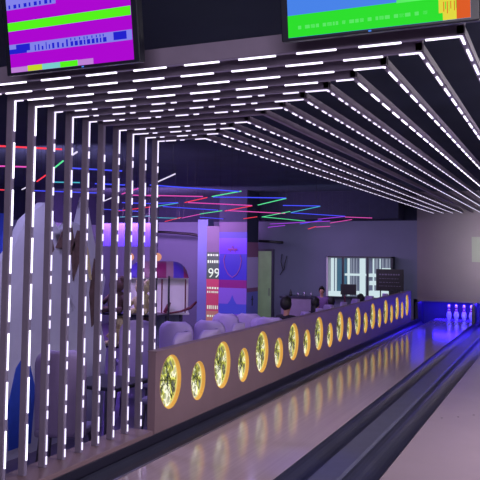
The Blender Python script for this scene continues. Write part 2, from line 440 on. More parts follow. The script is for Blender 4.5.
# ------------------------------------------------------------------ nested light portals
PX, SY, Y0, XC, SX = -3.275, .2065, 3.535, -.615, .2185
FIN, TH, P0, UP = .095, .034, .31, .05
near = ['nearest', 'second', 'third', 'fourth', 'fifth', 'sixth', 'seventh', 'eighth', 'ninth', 'tenth', 'eleventh', 'twelfth and innermost']
for k in range(-1, 11):
    y = Y0+k*SY; x1 = XC-k*SX; lit = k != 6
    i = k+1
    lab = near[i]+(' in from the camera' if i else ' to the camera')
    if lit: lab = 'grey portal frame of white LED dashes, '+lab
    else: lab = 'grey portal frame with its ceiling LEDs unlit, between the lit ones'
    if i == 0: lab = 'outermost grey portal frame of white LED dashes with the widest ceiling corner'
    t = thing('light_portal', lab, 'light frame', (PX, y, .10), 0, 'nested LED portal frames')
    ox, oy, oz = PX, y, .10
    def seg(mb, axis, a0, a1, off, mode, sgn=1):
        """lit dashes from a0 to a1; mode 0 long single dashes, 1 long-short pairs, 2 short dashes"""
        pats = {0: [(0, .20, 'led_hot')], 4: [(0, .235, 'led_hot')], 1: [(0, .055, 'led'), (.09, .20, 'led')], 2: [(0, .10, 'led'), (.145, .185, 'led')], 5: [(0, .09, 'led'), (.155, .20, 'led')], 3: [(0, .20, 'led_hot')]}[mode]
        a = a0-off*P0
        spans = []
        while a < a1:
            for (u, v, kk) in pats:
                p, q_ = max(a+u, a0), min(a+v, a1)
                if q_-p > .012: spans.append((p, q_, kk))
            a += P0
        return spans
    long_ = k <= 2
    off = random.random()
    # upright
    q = MB(); q.box(-UP, 0, -TH/2, TH/2, 0, ZB-oz+FIN, 'frame'); post = q.build('upright', t, bevel=.003)
    q = MB(); q.box(0, .003, -.011, .011, 0, ZB-oz, 'led_dim')
    for (a, c, kk) in seg(q, 'z', 0.02, ZB-oz, .74 if long_ else 0, 4 if long_ else 1):
        if not lit and a > 2.2: continue
        q.box(.0025, .010, -.0048, .0048, a, c, kk)
    if lit: q.box(.0025, .010, -.0048, .0048, ZB-oz-.09, ZB-oz-.002, 'led')
    q.build('led_strip', post)
    # beam across the lanes
    q = MB(); q.box(0.001, x1-ox+TH/2, -TH/2, TH/2, ZB-oz, ZB-oz+FIN, 'frame'); beam = q.build('crossbeam', t, bevel=.003)
    q = MB(); q.box(0, x1-ox, -.011, .011, ZB-oz-.003, ZB-oz, 'led_dim' if lit else 'led_off')
    if lit:
        for (a, c, kk) in seg(q, 'x', 0.0, x1-ox, random.random(), 0 if long_ else 2):
            q.box(a, c, -.0048, .0048, ZB-oz-.010, ZB-oz-.0025, kk)
        q.box(0, .07, -.0048, .0048, ZB-oz-.010, ZB-oz-.0025, 'led')
        q.box(x1-ox-.10, x1-ox, -.0048, .0048, ZB-oz-.010, ZB-oz-.0025, 'led')
    q.build('led_strip', beam)
    # runner along the lanes to the far wall
    q = MB(); q.box(x1-ox-TH/2, x1-ox+TH/2, -TH/2, 17.99-oy, ZB-oz, ZB-oz+.04, 'frame'); run = q.build('runner', t)
    q = MB(); q.box(x1-ox-.011, x1-ox+.011, 0, 17.99-oy, ZB-oz-.003, ZB-oz, 'led_dim' if lit else 'led_off')
    if lit:
        for (a, c, kk) in seg(q, 'y', 0.0, 17.98-oy, random.random(), 3 if long_ else 5):
            q.box(x1-ox-.005, x1-ox+.005, a, c, ZB-oz-.010, ZB-oz-.0025, kk)
    q.build('led_strip', run)

# ------------------------------------------------------------------ hanging score screens
SC = {'mag': (172, 0, 208), 'grn': (84, 244, 22), 'grn2': (40, 222, 40), 'blu': (70, 130, 232), 'dkb': (30, 30, 205), 'lbl': (130, 130, 235), 'lil': (190, 130, 215),
      'yel': (196, 214, 40), 'cyn': (120, 205, 205), 'fire': (220, 90, 30), 'gold': (225, 215, 60), 'wht': (200, 230, 235), 'pgrn': (90, 232, 100)}
for k, v in SC.items(): K['s_'+k] = emit('screen_'+k, v, 1.0)
def screen(label, loc, tilt, Wd, Ht, content, led):
    t = thing('score_screen', label, 'screen', loc)
    t.rotation_euler = (tilt, 0, 0)
    q = MB(); q.box(-.035, Wd+.035, .0, .05, -.014, Ht+.03, 'bezel')
    q.box(Wd*.25, Wd*.75, .05, .09, Ht*.2, Ht*.8, 'black')
    cs = q.build('casing', t, bevel=.006)
    q = MB(); q.box(0, Wd, -.004, .001, 0, Ht, content[0][4])
    for j, (x0, x1, z0, z1, kk) in enumerate(content[1:]):
        yy = -.0045-.0003*(j % 3)-(.001 if kk in ('s_dkb', 's_wht', 's_fire') else 0)
        q.quad([(x0*Wd, yy, z0*Ht), (x1*Wd, yy, z0*Ht), (x1*Wd, yy, z1*Ht), (x0*Wd, yy, z1*Ht)], kk)
    q.build('display', t)
    q = MB(); q.box(Wd*led-.006, Wd*led+.006, -.003, .0, -.011, -.004, 's_blu'); q.build('standby_light', t)
    for xx in (Wd*.35, Wd*.65):
        q = MB(); q.tube([(xx, .07, Ht*.6), (xx, .12, 3.09-loc[2])], .014, 'black', 10); q.build('ceiling_mount', t)
    return t
random.seed(3)
c1 = [(0, 1, 0, 1, 's_mag')]
c1 += [(0, 1, .605, .73, 's_grn'), (.0, 1.0, .27, .41, 's_lbl'), (0, .42, .915, 1, 's_lbl'), (0, .15, .27, .34, 's_dkb'), (.06, .18, .30, .40, 's_dkb')]
x = .22
while x < .80:
    wd = random.uniform(.012, .03)
    if x < .5: c1.append((x, x+wd*.6, .285, .285+random.uniform(.05, .11), 's_dkb'))
    else: c1.append((x, x+wd, .285, .35, 's_dkb')); c1.append((x, x+.008, .36, .395, 's_dkb'))
    x += wd+.012
c1 += [(.86, .96, .29, .40, 's_dkb')]
for j in range(9): c1.append((.02+.044*j, .035+.044*j+.01*(j % 2), .93, .985, 's_dkb'))
c1 += [(0, .145, 0, .075, 's_lil'), (.145, .27, 0, .08, 's_yel'), (.27, .42, 0, .08, 's_cyn'), (.42, .565, 0, .08, 's_grn'), (.565, .69, 0, .08, 's_lil')]
c1 = [c1[0]]+[(a, b_, c_*.83, min(1, d_*.83), k_2) for a, b_, c_, d_, k_2 in c1[1:]]+[(.0, 1, .83, 1, 's_lbl')]
screen('hanging score screen showing magenta with bright green bands, top left', (-2.65, 3.0, 2.53), math.radians(9), .755, .425, c1, .60)
c2 = [(0, 1, 0, 1, 's_blu'), (0, 1, 0, .22, 's_grn2')]
x = .06
while x < .80:
    wd = random.uniform(.01, .03); c2.append((x, x+wd, .075, .11, 's_pgrn')); x += wd+random.choice((.006, .006, .022))
c2 += [(.86, .93, .0, .22, 's_gold'), (.93, 1, .0, .26, 's_fire'), (.955, .975, .04, .2, 's_gold'), (.84, .87, .07, .2, 's_gold'), (.62, .80, .21, .24, 's_pgrn')]
for j in range(10): c2.append((.855+.009*j, .859+.009*j, .06+.02*(j % 3), .17, 's_fire' if j % 2 else 's_grn2'))
screen('hanging score screen showing blue above a bright green text band, top right', (-1.094, 3.0, 2.547), math.radians(8), .775, .436, c2, .47)

# ------------------------------------------------------------------ coloured tube lights zigzagging under the seating ceiling
TC = {'blue': (70, 80, 255), 'green': (90, 225, 150), 'red': (255, 60, 80), 'pink': (225, 80, 180), 'white': (225, 215, 245), 'purple': (170, 60, 230), 'teal': (70, 170, 190)}
for k, v in TC.items(): K['t_'+k] = emit('tube_'+k, v, 1.1)
segs = [((155, 183), (175, 174), 'white'), ((150, 185), (240, 191.5), 'blue'), ((212, 196.5), (241, 191.2), 'green'), ((213, 197), (286, 198), 'blue'),
 ((148, 195.3), (203, 196.5), 'pink'), ((185, 202.5), (207, 197.5), 'red'), ((150, 203.5), (178, 202.6), 'blue'), ((152, 207), (178, 203), 'teal'), ((188, 202.5), (252, 205.5), 'pink'),
 ((225, 211), (252, 205.8), 'red'), ((258, 205), (286, 198.4), 'green'), ((163, 206.5), (218, 210.2), 'blue'), ((200, 214), (222, 210.7), 'green'), ((226, 210.5), (285, 213.4), 'pink'),
 ((262, 217), (290, 211.5), 'green'), ((283, 205.4), (320, 206), 'blue'), ((291, 212.5), (320, 206.3), 'teal'), ((291, 212.8), (345, 216.2), 'blue'), ((318, 219.2), (345, 216.4), 'purple'),
 ((345, 217), (372, 218), 'pink'), ((262, 216.8), (305, 221), 'green'), ((150, 217.5), (180, 218.3), 'teal'), ((165, 221.5), (181, 217.5), 'red'), ((182, 218), (200, 214.2), 'pink'),
 ((200, 217.2), (234, 219.6), 'blue'), ((237, 219.6), (257, 216.8), 'red'), ((308, 229), (316, 226.5), 'red'), ((316, 227), (330, 226.3), 'pink'), ((268, 227.3), (285, 225.4), 'purple'),
 ((270, 224), (330, 221), 'purple'), ((300, 224), (322, 220), 'blue'), ((330, 223), (352, 219.5), 'pink'),
 ((-20, 145), (62, 149.3), 'red'), ((-20, 165.5), (30, 167), 'pink'), ((-20, 189), (6, 190), 'red'), ((22, 189.5), (34, 183.5), 'white'), ((37, 181.5), (46, 175), 'red'), ((55, 167.5), (63, 161), 'green'), ((70, 156.5), (77, 152), 'white'),
 ((50, 182), (80, 182.6), 'teal'), ((34, 190.6), (97, 193), 'blue'), ((70, 168), (122, 171), 'blue'), ((103, 201.5), (118, 195), 'white'), ((122, 194), (138, 188.5), 'pink'),
 ((95, 183.6), (125, 185), 'blue'), ((128, 195), (160, 196), 'pink'), ((122, 202.6), (150, 203.6), 'blue'), ((118, 211), (150, 207), 'red'), ((120, 217), (150, 216), 'teal'), ((100, 209), (140, 211.5), 'blue')]
marks = ['farthest left, near the uprights', 'in the middle of the zigzag', 'near the purple crest column', 'at the right end of the zigzag', 'above the pale mural']
hw = {}
for j, (a, c, col) in enumerate(segs):
    A, B = on_z(*a, 2.40), on_z(*c, 2.40)
    mx, my = (a[0]+c[0])/2, (a[1]+c[1])/2
    L = (B-A).length
    if mx < 50: w_ = 'seen at the far left through the nearest uprights'
    elif mx < 110: w_ = 'seen through the uprights above the pale mural'
    elif mx < 155: w_ = 'seen through the farthest uprights'
    elif mx < 215: w_ = 'above the striped kiosk'
    elif mx < 262: w_ = 'above the purple crest column'
    elif mx < 300: w_ = 'above the grey green door'
    elif mx < 335: w_ = 'above the seated people'
    else: w_ = 'above the bright display cabinet'
    key = (col, w_); hw.setdefault(key, []).append(j)
    t = MB(); t.tube([A, B], .0075, 't_'+col, 8)
    o = t.build('tube_light', smooth=True)
    K_ = ['', 'upper ', 'middle ', 'lower ']
    slope = 'slanting' if abs(c[1]-a[1])/max(1, abs(c[0]-a[0])) > .12 else 'level'
    tag(o, f'{slope} {col} ceiling tube light {w_}', 'tube light', 'coloured ceiling tubes')
    o['_y'] = my
    hwk = 1
    # two thin drop wires of its own
    for P in (A.lerp(B, .1), A.lerp(B, .9)):
        wv = MB(); wv.tube([P+Vector((0, 0, .008)), Vector((P.x, P.y, 3.1))], .0012, 'black', 4); wv.build('suspension_wire', o)
# make labels of look-alike tubes in one area differ by height in the photograph
bylab = {}
for o in list(bpy.data.objects):
    if o.name.startswith('tube_light'): bylab.setdefault(o['label'], []).append(o)
for lab, os_ in bylab.items():
    if len(os_) > 1:
        os_.sort(key=lambda o: o['_y'])
        names = ['upper', 'lower'] if len(os_) == 2 else (['uppermost', 'second highest', 'third highest', 'fourth highest', 'fifth highest'][:len(os_)-1]+['lowest'])
        for o, n in zip(os_, names): o['label'] = n+' '+lab
for o in bpy.data.objects:
    if '_y' in o: del o['_y']

# ------------------------------------------------------------------ far wall furnishings
# lit display cabinet
t = thing('display_cabinet', 'brightly lit white display cabinet with upright bars on the far purple wall', 'cabinet', (-5.37, 17.7, .51))
W_, H_ = 1.58, .97
K['glow'] = emit('cabinet_glow', (205, 226, 232), 1.0); K['glow_mid'] = emit('cabinet_soft_glow', (140, 148, 168), .9); K['glow_dim'] = mat('cabinet_back', (90, 100, 115), .5, emis=(95, 100, 125), es=.4)
K['teal_glass'] = mat('teal_glass', (60, 100, 115), .2, emis=(60, 105, 120), es=.5)
q = MB(); q.box(0, W_, .24, .28, 0, H_, 'glow_dim'); q.box(.18, .42, .22, .24, .1, H_-.03, 'teal_glass'); q.build('back_panel', t)
q = MB(); q.box(-.04, 0, 0, .28, -.03, H_+.03, 'white'); q.box(W_, W_+.05, 0, .28, -.03, H_+.03, 'bezel'); q.box(-.04, W_+.05, 0, .28, H_, H_+.03, 'bezel'); q.box(-.04, W_+.05, 0, .28, -.03, .0, 'bezel'); q.build('frame', t)
for xx in (.36, .98): 
    q = MB(); q.box(xx, xx+.05, .0, .05, 0, H_, 'bezel'); q.build('mullion', t)
random.seed(5)
for xx, ww in ((.03, .07), (.14, .03), (.46, .05), (.54, .02), (.6, .03), (.68, .02), (.77, .14), (1.1, .03), (1.17, .05), (1.27, .02), (1.33, .03), (1.42, .04), (1.5, .02), (1.56, .04)):
    q = MB(); q.box(xx, xx+ww, .16, .2, .02, H_-.02, 'glow' if (xx < .2 or xx in (.46, .77, 1.1, 1.27)) else 'glow_mid'); q.build('light_bar', t)
for xx, x2, zz, hh in ((.0, .36, .0, .12), (.42, .98, .52, .05), (1.03, 1.66, .5, .08), (1.03, 1.66, .0, .16), (1.04, 1.3, .3, .1), (1.35, 1.6, .62, .1), (.42, .75, .06, .08)):
    q = MB(); q.box(xx, x2, .06, .22, zz, zz+hh, 'glow'); q.build('shelf', t)
# chalk menu board (dark) in front of it
t = thing('menu_board', 'dark menu board with faint pale writing on the right of the lit cabinet', 'board', (-4.36, 16.9, .56))
p0, p1 = at(376, 290.5, 16.9), at(403.5, 290.5, 16.9)
Wb = p1.x-p0.x; t.location = (p0.x, 16.9, p0.z)
q = MB(); q.box(0, Wb, 0, .04, 0, .50, 'black'); q.build('panel', t, bevel=.005)
q = MB(); random.seed(11)
for r_ in range(4):
    x = .08
    while x < Wb-.1:
        wd = random.uniform(.02, .06); q.box(x, min(x+wd, Wb-.05), -.003, .001, .36-.085*r_, .36-.085*r_+.012+.02*(r_ == 0), 'metal'); x += wd+.02
q.build('chalk_writing', t)
for xx in (.1, Wb-.1):
    q = MB(); q.tube([(xx, .02, 0), (xx, .05, FZ-p0.z)], .014, 'black', 8); q.build('leg', t)
# small monitor on a pole
p0, p1 = at(340.5, 294.5, 16.2), at(356, 284.5, 16.2)
t = thing('monitor', 'small black monitor on a thin pole in front of the lit cabinet', 'monitor', ((p0.x+p1.x)/2, 16.2, FZ))
hw_ = (p1.x-p0.x)/2
q = MB(); q.box(-hw_, hw_, 0, .035, p0.z-FZ, p1.z-FZ, 'black'); q.build('screen', t, bevel=.005)
q = MB(); q.tube([(-hw_*.5, .04, p1.z-FZ-.05), (-hw_*.5, .04, .02)], .018, 'dark_red', 10); q.build('pole', t)
q = MB(); q.lathe([(.17, 0), (.17, .015), (.03, .03)], 'black', 20, (-hw_*.5, .04, 0)); q.build('base', t)
# small black box below the board
p0 = at(394, 294, 16.6)
q = MB(); q.box(p0.x-.1, p0.x+.1, 16.5, 16.7, FZ, p0.z+.08, 'black'); tag(q.build('equipment_box', bevel=.01), 'small black cabinet below the dark menu board', 'cabinet')

# grey green door
a0, a1 = at(257.5, 251, 17.9), at(271.5, 251, 17.9)
t = struct(thing('door_1', '', '', (a0.x, 17.9, FZ))); del t['label']; del t['category']
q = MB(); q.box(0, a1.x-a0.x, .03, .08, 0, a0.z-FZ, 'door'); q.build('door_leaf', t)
q = MB(); w_ = a1.x-a0.x
q.box(-.05, 0, 0, .1, 0, a0.z-FZ+.05, 'metal'); q.box(w_, w_+.05, 0, .1, 0, a0.z-FZ+.05, 'metal'); q.box(0, w_, 0, .1, a0.z-FZ, a0.z-FZ+.05, 'metal'); q.build('door_frame', t)
q = MB(); q.tube([(w_*.85, 0, .95), (w_*.85, 0, 1.15)], .012, 'metal', 8); q.build('door_handle', t)

# column with crest
cA, cB = at(219.5, 222, 16.3), at(247, 222, 16.3)
cw = cB.x-cA.x
t = thing('display_column', 'square column glowing blue and purple with a crest and maroon bands', 'column', ((cA.x+cB.x)/2, 16.3+cw/2, FZ))
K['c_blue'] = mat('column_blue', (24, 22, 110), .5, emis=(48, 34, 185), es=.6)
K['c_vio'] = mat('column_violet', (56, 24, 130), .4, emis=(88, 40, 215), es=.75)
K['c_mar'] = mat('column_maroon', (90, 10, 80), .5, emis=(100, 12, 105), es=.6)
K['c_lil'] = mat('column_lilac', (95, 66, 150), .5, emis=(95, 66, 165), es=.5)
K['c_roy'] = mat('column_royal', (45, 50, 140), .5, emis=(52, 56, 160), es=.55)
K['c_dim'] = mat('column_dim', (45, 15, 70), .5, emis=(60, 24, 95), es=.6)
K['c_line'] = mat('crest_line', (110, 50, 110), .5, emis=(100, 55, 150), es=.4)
K['p_lil'] = mat('panel_lilac', (190, 170, 215), .6); K['p_red'] = mat('panel_dull_red', (140, 90, 125), .6); K['p_sky'] = mat('panel_sky', (120, 125, 205), .6)
def zz(py): return at(233, py, 16.3).z-FZ
bands = [(222, 232, 'c_dim'), (232, 238, 'c_blue'), (238, 254, 'c_vio'), (254, 280, 'c_blue'), (280, 288, 'c_mar'), (288, 304, 'c_lil'), (304, 314, 'c_roy'), (314, 330, 'c_lil')]
q = MB(); h = cw/2
for (y0, y1, kk) in bands:
    q.box(-h, h, -h, -h+.03, max(0, zz(y1)), zz(y0), kk)
for (y0, y1, kk) in [(222, 242, 'dark_wall'), (242, 257, 'p_red'), (257, 288, 'p_lil'), (288, 292, 'p_red'), (292, 330, 'p_sky')]:
    q.box(-h, h, -h+.03, h, max(0, zz(y1)), zz(y0), kk)
q.box(h, h+.004, -.02, .03, zz(306), zz(296), 'black'); q.box(h, h+.004, -.07, .08, zz(300), zz(299), 'black')
q.box(-h, h, -h, h, zz(222), 3.1-FZ, 'dark_wall')
q.build('shaft', t)
q = MB()
for sgn in (-1, 1):
    q.tube([(sgn*.20, -h-.01, zz(255)), (sgn*.24, -h-.01, zz(260)), (sgn*.20, -h-.01, zz(268)), (sgn*.12, -h-.01, zz(274)), (0, -h-.01, zz(277.5))], .012, 'c_line', 6)
q.tube([(-.12, -h-.01, zz(249.5)), (.12, -h-.01, zz(249.5))], .025, 'c_line', 6)
q.tube([(-.07, -h-.01, zz(252)), (0, -h-.01, zz(246)), (.07, -h-.01, zz(252))], .012, 'c_line', 6)
q.build('crest', t)
q = MB(); q.prism([(-.12, zz(304)), (.12, zz(304)), (.05, zz(300)), (0, zz(295)), (-.05, zz(300))], 'y', -h-.006, -h+.002, 'c_roy'); q.build('emblem', t)

# promotional poster left of the column
pA, pB = at(206.8, 250, 16.6), at(218, 330, 16.6)
t = thing('poster_banner', 'narrow upright banner, dark green above and red below, with large 99', 'banner', (pA.x, 16.6, FZ))
pw = pB.x-pA.x+.1
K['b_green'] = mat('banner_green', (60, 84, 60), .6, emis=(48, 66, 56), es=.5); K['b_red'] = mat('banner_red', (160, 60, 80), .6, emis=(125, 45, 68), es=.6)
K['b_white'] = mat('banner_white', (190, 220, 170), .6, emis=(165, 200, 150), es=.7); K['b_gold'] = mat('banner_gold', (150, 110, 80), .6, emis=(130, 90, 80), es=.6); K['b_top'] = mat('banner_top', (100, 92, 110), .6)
def zp(py): return at(212, py, 16.6).z-FZ
q = MB(); q.box(0, pw, 0, .03, zp(279), zp(252), 'b_green'); q.box(0, pw, 0, .03, zp(311), zp(279), 'b_red'); q.box(0, pw, 0, .03, .02, zp(311), 'b_gold'); q.box(0, pw, 0, .03, zp(252), zp(226), 'b_top')
q.build('sheet', t)
q = MB(); q.box(-.03, pw+.03, -.02, .05, 0, .03, 'metal'); q.build('base_bar', t)
def text(s, size, loc, kk, parent, name='lettering'):
    cu = bpy.data.curves.new(name, 'FONT'); cu.body = s; cu.size = size; cu.extrude = .003; cu.align_x = 'CENTER'; cu.resolution_u = 3
    o = bpy.data.objects.new(name, cu); C.objects.link(o)
    me = bpy.data.meshes.new_from_object(o.evaluated_get(bpy.context.evaluated_depsgraph_get())); bpy.data.objects.remove(o)
    me.materials.clear(); me.materials.append(K[kk])
    o = bpy.data.objects.new(name, me); C.objects.link(o); o.parent = parent
    o.location = loc; o.rotation_euler = (pi/2, 0, 0); return o
text('99', .34, (pw/2-.01, -.006, zp(277.5)), 'b_white', t)
q = MB(); random.seed(2)
for py, hh, kk in ((256, .05, 'b_white'), (263, .07, 'b_white'), (289, .05, 'b_white'), (293, .05, 'b_white'), (309, .09, 'b_white'), (317, .05, 'b_white')):
    x = .03
    while x < pw-.05:
        wd = random.uniform(.02, .05); q.box(x, min(pw-.02, x+wd), -.005, 0, zp(py), zp(py)+hh, kk); x += wd+.025
q.build('small_print', t)

# black pipes running along the back wall
def pipe(pts, Y, label):
    q = MB(); q.tube([at(x, y, Y) for x, y in pts], .035, 'black', 10); tag(q.build('wall_pipe', smooth=True), label, 'pipe')
pipe([(128, 228), (150, 231.5), (170, 232.5), (190, 234), (205, 236.5), (219, 239)], 17.2, 'black pipe curving across the purple wall above the striped kiosk')
pipe([(259, 241), (283, 242.5)], 17.2, 'short black pipe on the wall above the grey green door')
# hanging cables on the purple wall
for n, pts in (('left', [(282, 254), (281, 262), (283, 270), (280, 275)]), ('right', [(287, 256), (285, 263), (284, 270)])):
    q = MB(); q.tube([at(x, y, 17.9) for x, y in pts], .012, 'black', 6); tag(q.build('wall_cable', smooth=True), n+' one of two thin dark cables hanging on the purple wall', 'cable', 'cables on the purple wall')

# service counter
cA, cB = at(281, 296, 17.0), at(311, 296, 17.0)
t = thing('service_counter', 'pale service counter with a dark top edge against the purple wall', 'counter', (cA.x, 17.0, FZ))
cw_ = cB.x-cA.x; ch = cA.z-FZ
q = MB(); q.box(0, cw_, 0, .5, 0, ch-.04, 'frame'); q.build('body', t, bevel=.01)
q = MB(); q.box(-.03, cw_+.03, -.03, .53, ch-.04, ch, 'kerb'); q.build('counter_top', t, bevel=.005)
bx = [.18, .38, .54, .72]
for i, x in enumerate(bx):
    q = MB(); hgt = [.16, .1, .13, .12][i]
    q.lathe([(.028, 0), (.03, .01), (.03, hgt*.6), (.012, hgt*.8), (.012, hgt)], 'black' if i == 0 else 'metal', 10, (cA.x+x, 17.2, cA.z))
    tag(q.build('bottle', smooth=True), ['dark bottle at the left end of the pale counter', 'second bottle from the left on the pale counter', 'third bottle from the left on the pale counter', 'rightmost bottle on the pale counter'][i], 'bottle', 'bottles on the counter')

# ------------------------------------------------------------------ kiosk with striped awning
kp = at(126, 278, 10.3); KD = (kp-EYE).length
def kx(px): return (px-126)*KD/F*1.01
def kz(py): return at(163, py, 10.3+.9*.5).z-FZ
t = thing('kiosk', 'white kiosk under a rounded maroon, pink and blue striped awning', 'kiosk', (kp.x, kp.y, FZ), math.radians(30))
Wk = kx(187); z0, z1 = kz(277.5), kz(261.5)
stripes = [(126, 137, 'blue_canvas'), (137, 151, 'pink_canvas'), (151, 165, 'maroon'), (165, 172, 'pink_canvas'), (172, 182, 'blue_canvas'), (182, 187, 'maroon')]
R_ = .26; M = 12
q = MB()
def pt(x, j):
    e = min(x, Wk-x); s_ = 1 if e > R_ else math.sqrt(max(0, 1-(1-e/R_)**2))
    a = pi*j/(2*M)
    return (x, .4-.4*cos(a)-.02, z0+(z1-z0)*sin(a)*s_)
for (a_, c_, col) in stripes:
    xa, xb = kx(a_), kx(c_)
    for u in range(8):
        x_0, x_1 = xa+(xb-xa)*u/8, xa+(xb-xa)*(u+1)/8
        for j in range(2*M):
            q.quad([pt(x_0, j), pt(x_1, j), pt(x_1, j+1), pt(x_0, j+1)], col)
o = q.build('awning', t, smooth=False, fix=False)
q = MB(); q.box(.0, Wk, 0, .78, z0-.02, z0, 'white'); q.build('canopy_board', t)
zt = kz(312)
for xx in (kx(161), kx(184), .04):
    q = MB(); q.tube([(xx, .03, zt), (xx, .03, z0-.02)], .012, 'dark_red', 8); q.build('post', t)
q = MB(); q.box(.03, kx(187), .12, .65, zt, z0-.02, 'white'); q.build('body', t)
q = MB(); q.tube([(kx(150), -.06, zt+.0), (kx(165), -.06, zt-.01), (kx(180), -.06, zt+.03), (kx(189), -.06, zt+.09), (kx(195), -.06, zt+.19)], [.016, .016, .018, .026, .016], 'dark_red', 8); q.build('rail', t, smooth=True)
q = MB(); q.box(0, kx(188), -.04, .7, zt-.03, zt, 'white'); q.build('counter', t, bevel=.008)
for xx in (kx(166), kx(180), .1):
    q = MB(); q.tube([(xx, .03, 0), (xx, .03, zt-.03)], .03, 'kerb', 10); q.build('support_leg', t)
q = MB(); q.box(.1, Wk-.1, .25, .65, 0, zt-.03, 'wall'); q.build('base_cabinet', t)
q = MB(); q.tube([(kx(164), .03, zt+.0), (kx(167), .04, zt+.10), (kx(169), .04, zt+.17)], [.03, .035, .02], 'dark_red', 8)
o = q.build('sauce_dispenser', smooth=True); o.location = (kp.x, kp.y, FZ); o.rotation_euler = (0, 0, math.radians(30))
tag(o, 'small dark dispenser standing on the kiosk counter', 'dispenser')
# two warm globes beside the awning
for px, nm in ((130, 'left'), (157.5, 'right')):
    K['globe'] = K.get('globe') or emit('warm_globe', (235, 160, 130), .8)
    c_ = at(px, 257, 11.6)
    q = MB(); rr = .075
    q.lathe([(rr*sin(pi*j/10)+.001, -rr*cos(pi*j/10)) for j in range(11)], 'globe', 16, tuple(c_))
    g_ = q.build('globe_lamp', smooth=True)
    tag(g_, nm+' warm peach globe lamp hanging behind the kiosk awning', 'lamp', 'globe lamps at the kiosk')
    q = MB(); q.tube([c_+Vector((0, 0, rr)), Vector((c_.x, c_.y, 3.1))], .006, 'black', 6); q.build('cord', g_)

# ------------------------------------------------------------------ mural partition behind the uprights
t = thing('mural_partition', 'tall pale lavender partition with jagged peaks seen through the uprights', 'partition', (-5.05, 5.2, FZ))
out = [(-.4, 0), (2.25, 0), (2.3, .9), (2.15, 1.3), (2.25, 1.75), (2.05, 2.1), (1.95, 2.35), (1.83, 2.72), (1.72, 2.38), (1.55, 2.42), (1.35, 2.3), (1.2, 2.46), (1.08, 2.6), (.95, 2.52), (.78, 2.4), (.6, 2.1), (.35, 1.9), (.1, 1.5), (-.15, 1.6), (-.4, 1.2)]
q = MB(); q.prism(out, 'x', -.1, 0, 'mural'); q.build('board', t)
q = MB()
for poly in ([(.62, .0), (.95, .0), (1.0, .55), (.85, .95), (.7, .8), (.6, .45)], [(.2, 0), (.45, 0), (.5, .7), (.38, 1.0), (.22, .8)], ):
    q.prism([(a, b_+.1) for a, b_ in poly], 'x', 0, .01, 'blue_paint')
q.build('blue_patch', t)
q = MB()
for poly in ([(1.28, 2.12), (1.38, 2.3), (1.55, 2.38), (1.62, 2.15), (1.5, 1.98), (1.42, 2.1)], [(1.6, 1.75), (1.7, 1.95), (1.78, 2.3), (1.66, 2.32), (1.56, 2.1)], [(1.98, 1.2), (2.1, 1.3), (2.14, 1.75), (2.0, 2.0), (1.92, 1.6)], [(1.15, 2.0), (1.25, 2.1), (1.2, 2.25)]):
    q.prism(poly, 'x', 0, .012, 'brown')
q.build('brown_patch', t)
q = MB(); q.prism([(1.9, 1.75), (1.94, 1.75), (1.86, 2.1), (1.8, 2.2), (1.82, 2.0)], 'x', .012, .022, 'cream'); q.build('cream_stroke', t)
q = MB(); q.box(-8.0, -7.2, 8.0, 8.1, FZ, 2.1, 'blue_paint'); tag(q.build('blue_panel'), 'blue upright panel behind the jagged pale partition', 'panel')
# added glowing panel imitating a blue light wash on the wall behind the uprights
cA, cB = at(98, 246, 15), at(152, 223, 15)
K['bluewash'] = mat('blue_wash_glow', (50, 40, 150), .5, emis=(66, 46, 190), es=.6)
q = MB(); q.box(cA.x, cB.x, 15, 15.06, cA.z, cB.z, 'bluewash'); o = tag(q.build('wall_wash_panel'), 'added blue violet glowing panel for the wall wash behind the farthest uprights', 'light panel')
for xx in (cA.x+.1, cB.x-.1):
    q = MB(); q.tube([(xx, 15.03, cB.z), (xx, 15.03, 3.1)], .006, 'black', 6); q.build('suspension_wire', o)
# clutter between the uprights: shelf rack with brown soft toys
sA = at(108, 262, 8.6)
t = thing('toy_rack', 'dark rack of brown and cream toys seen between the farther uprights', 'rack', (at(100, 300, 8.6).x, 8.6, FZ))
for z in (.25, .75, 1.2):
    q = MB(); q.box(0, .9, 0, .35, z, z+.025, 'kerb'); q.build('shelf', t)
for xx in (0, .9):
    for yy in (0, .35):
        q = MB(); q.tube([(xx, yy, 0), (xx, yy, 1.75)], .015, 'kerb', 8); q.build('leg', t)
def plush(loc, s, kk, lab):
    def ell(mb, c, r):
        mb.lathe([(max(.001, r[0]*sin(pi*j/8)), -r[1]*cos(pi*j/8)) for j in range(9)], kk, 12, c)
    q = MB(); ell(q, (0, 0, .12*s), (.1*s, .13*s)); b_ = thing('soft_toy', lab, 'soft toy', loc, 0, 'soft toys on the rack')
    q.build('body', b_, smooth=True)
    q = MB(); ell(q, (0, -.01, .30*s), (.085*s, .085*s)); ell(q, (-.06*s, 0, .37*s), (.03*s, .03*s)); ell(q, (.06*s, 0, .37*s), (.03*s, .03*s)); q.build('head', b_, smooth=True)
    for sx in (-1, 1):
        q = MB(); q.tube([(sx*.08*s, 0, .18*s), (sx*.15*s, -.05*s, .1*s)], [.03*s, .025*s], kk, 8); q.build('arm', b_, smooth=True)
        q = MB(); q.tube([(sx*.06*s, -.03*s, .04*s), (sx*.1*s, -.14*s, .035*s)], [.035*s, .035*s], kk, 8); q.build('leg', b_, smooth=True)
bx = t.location.x
plush((bx+.2, 8.72, FZ+1.225), 1.3, 'brown', 'brown soft toy at the left of the top shelf')
plush((bx+.62, 8.72, FZ+1.225), 1.2, 'cream', 'cream soft toy at the right of the top shelf')
plush((bx+.25, 8.72, FZ+.775), 1.1, 'cream', 'cream soft toy at the left of the middle shelf')
plush((bx+.65, 8.72, FZ+.775), 1.1, 'brown', 'brown soft toy at the right of the middle shelf')

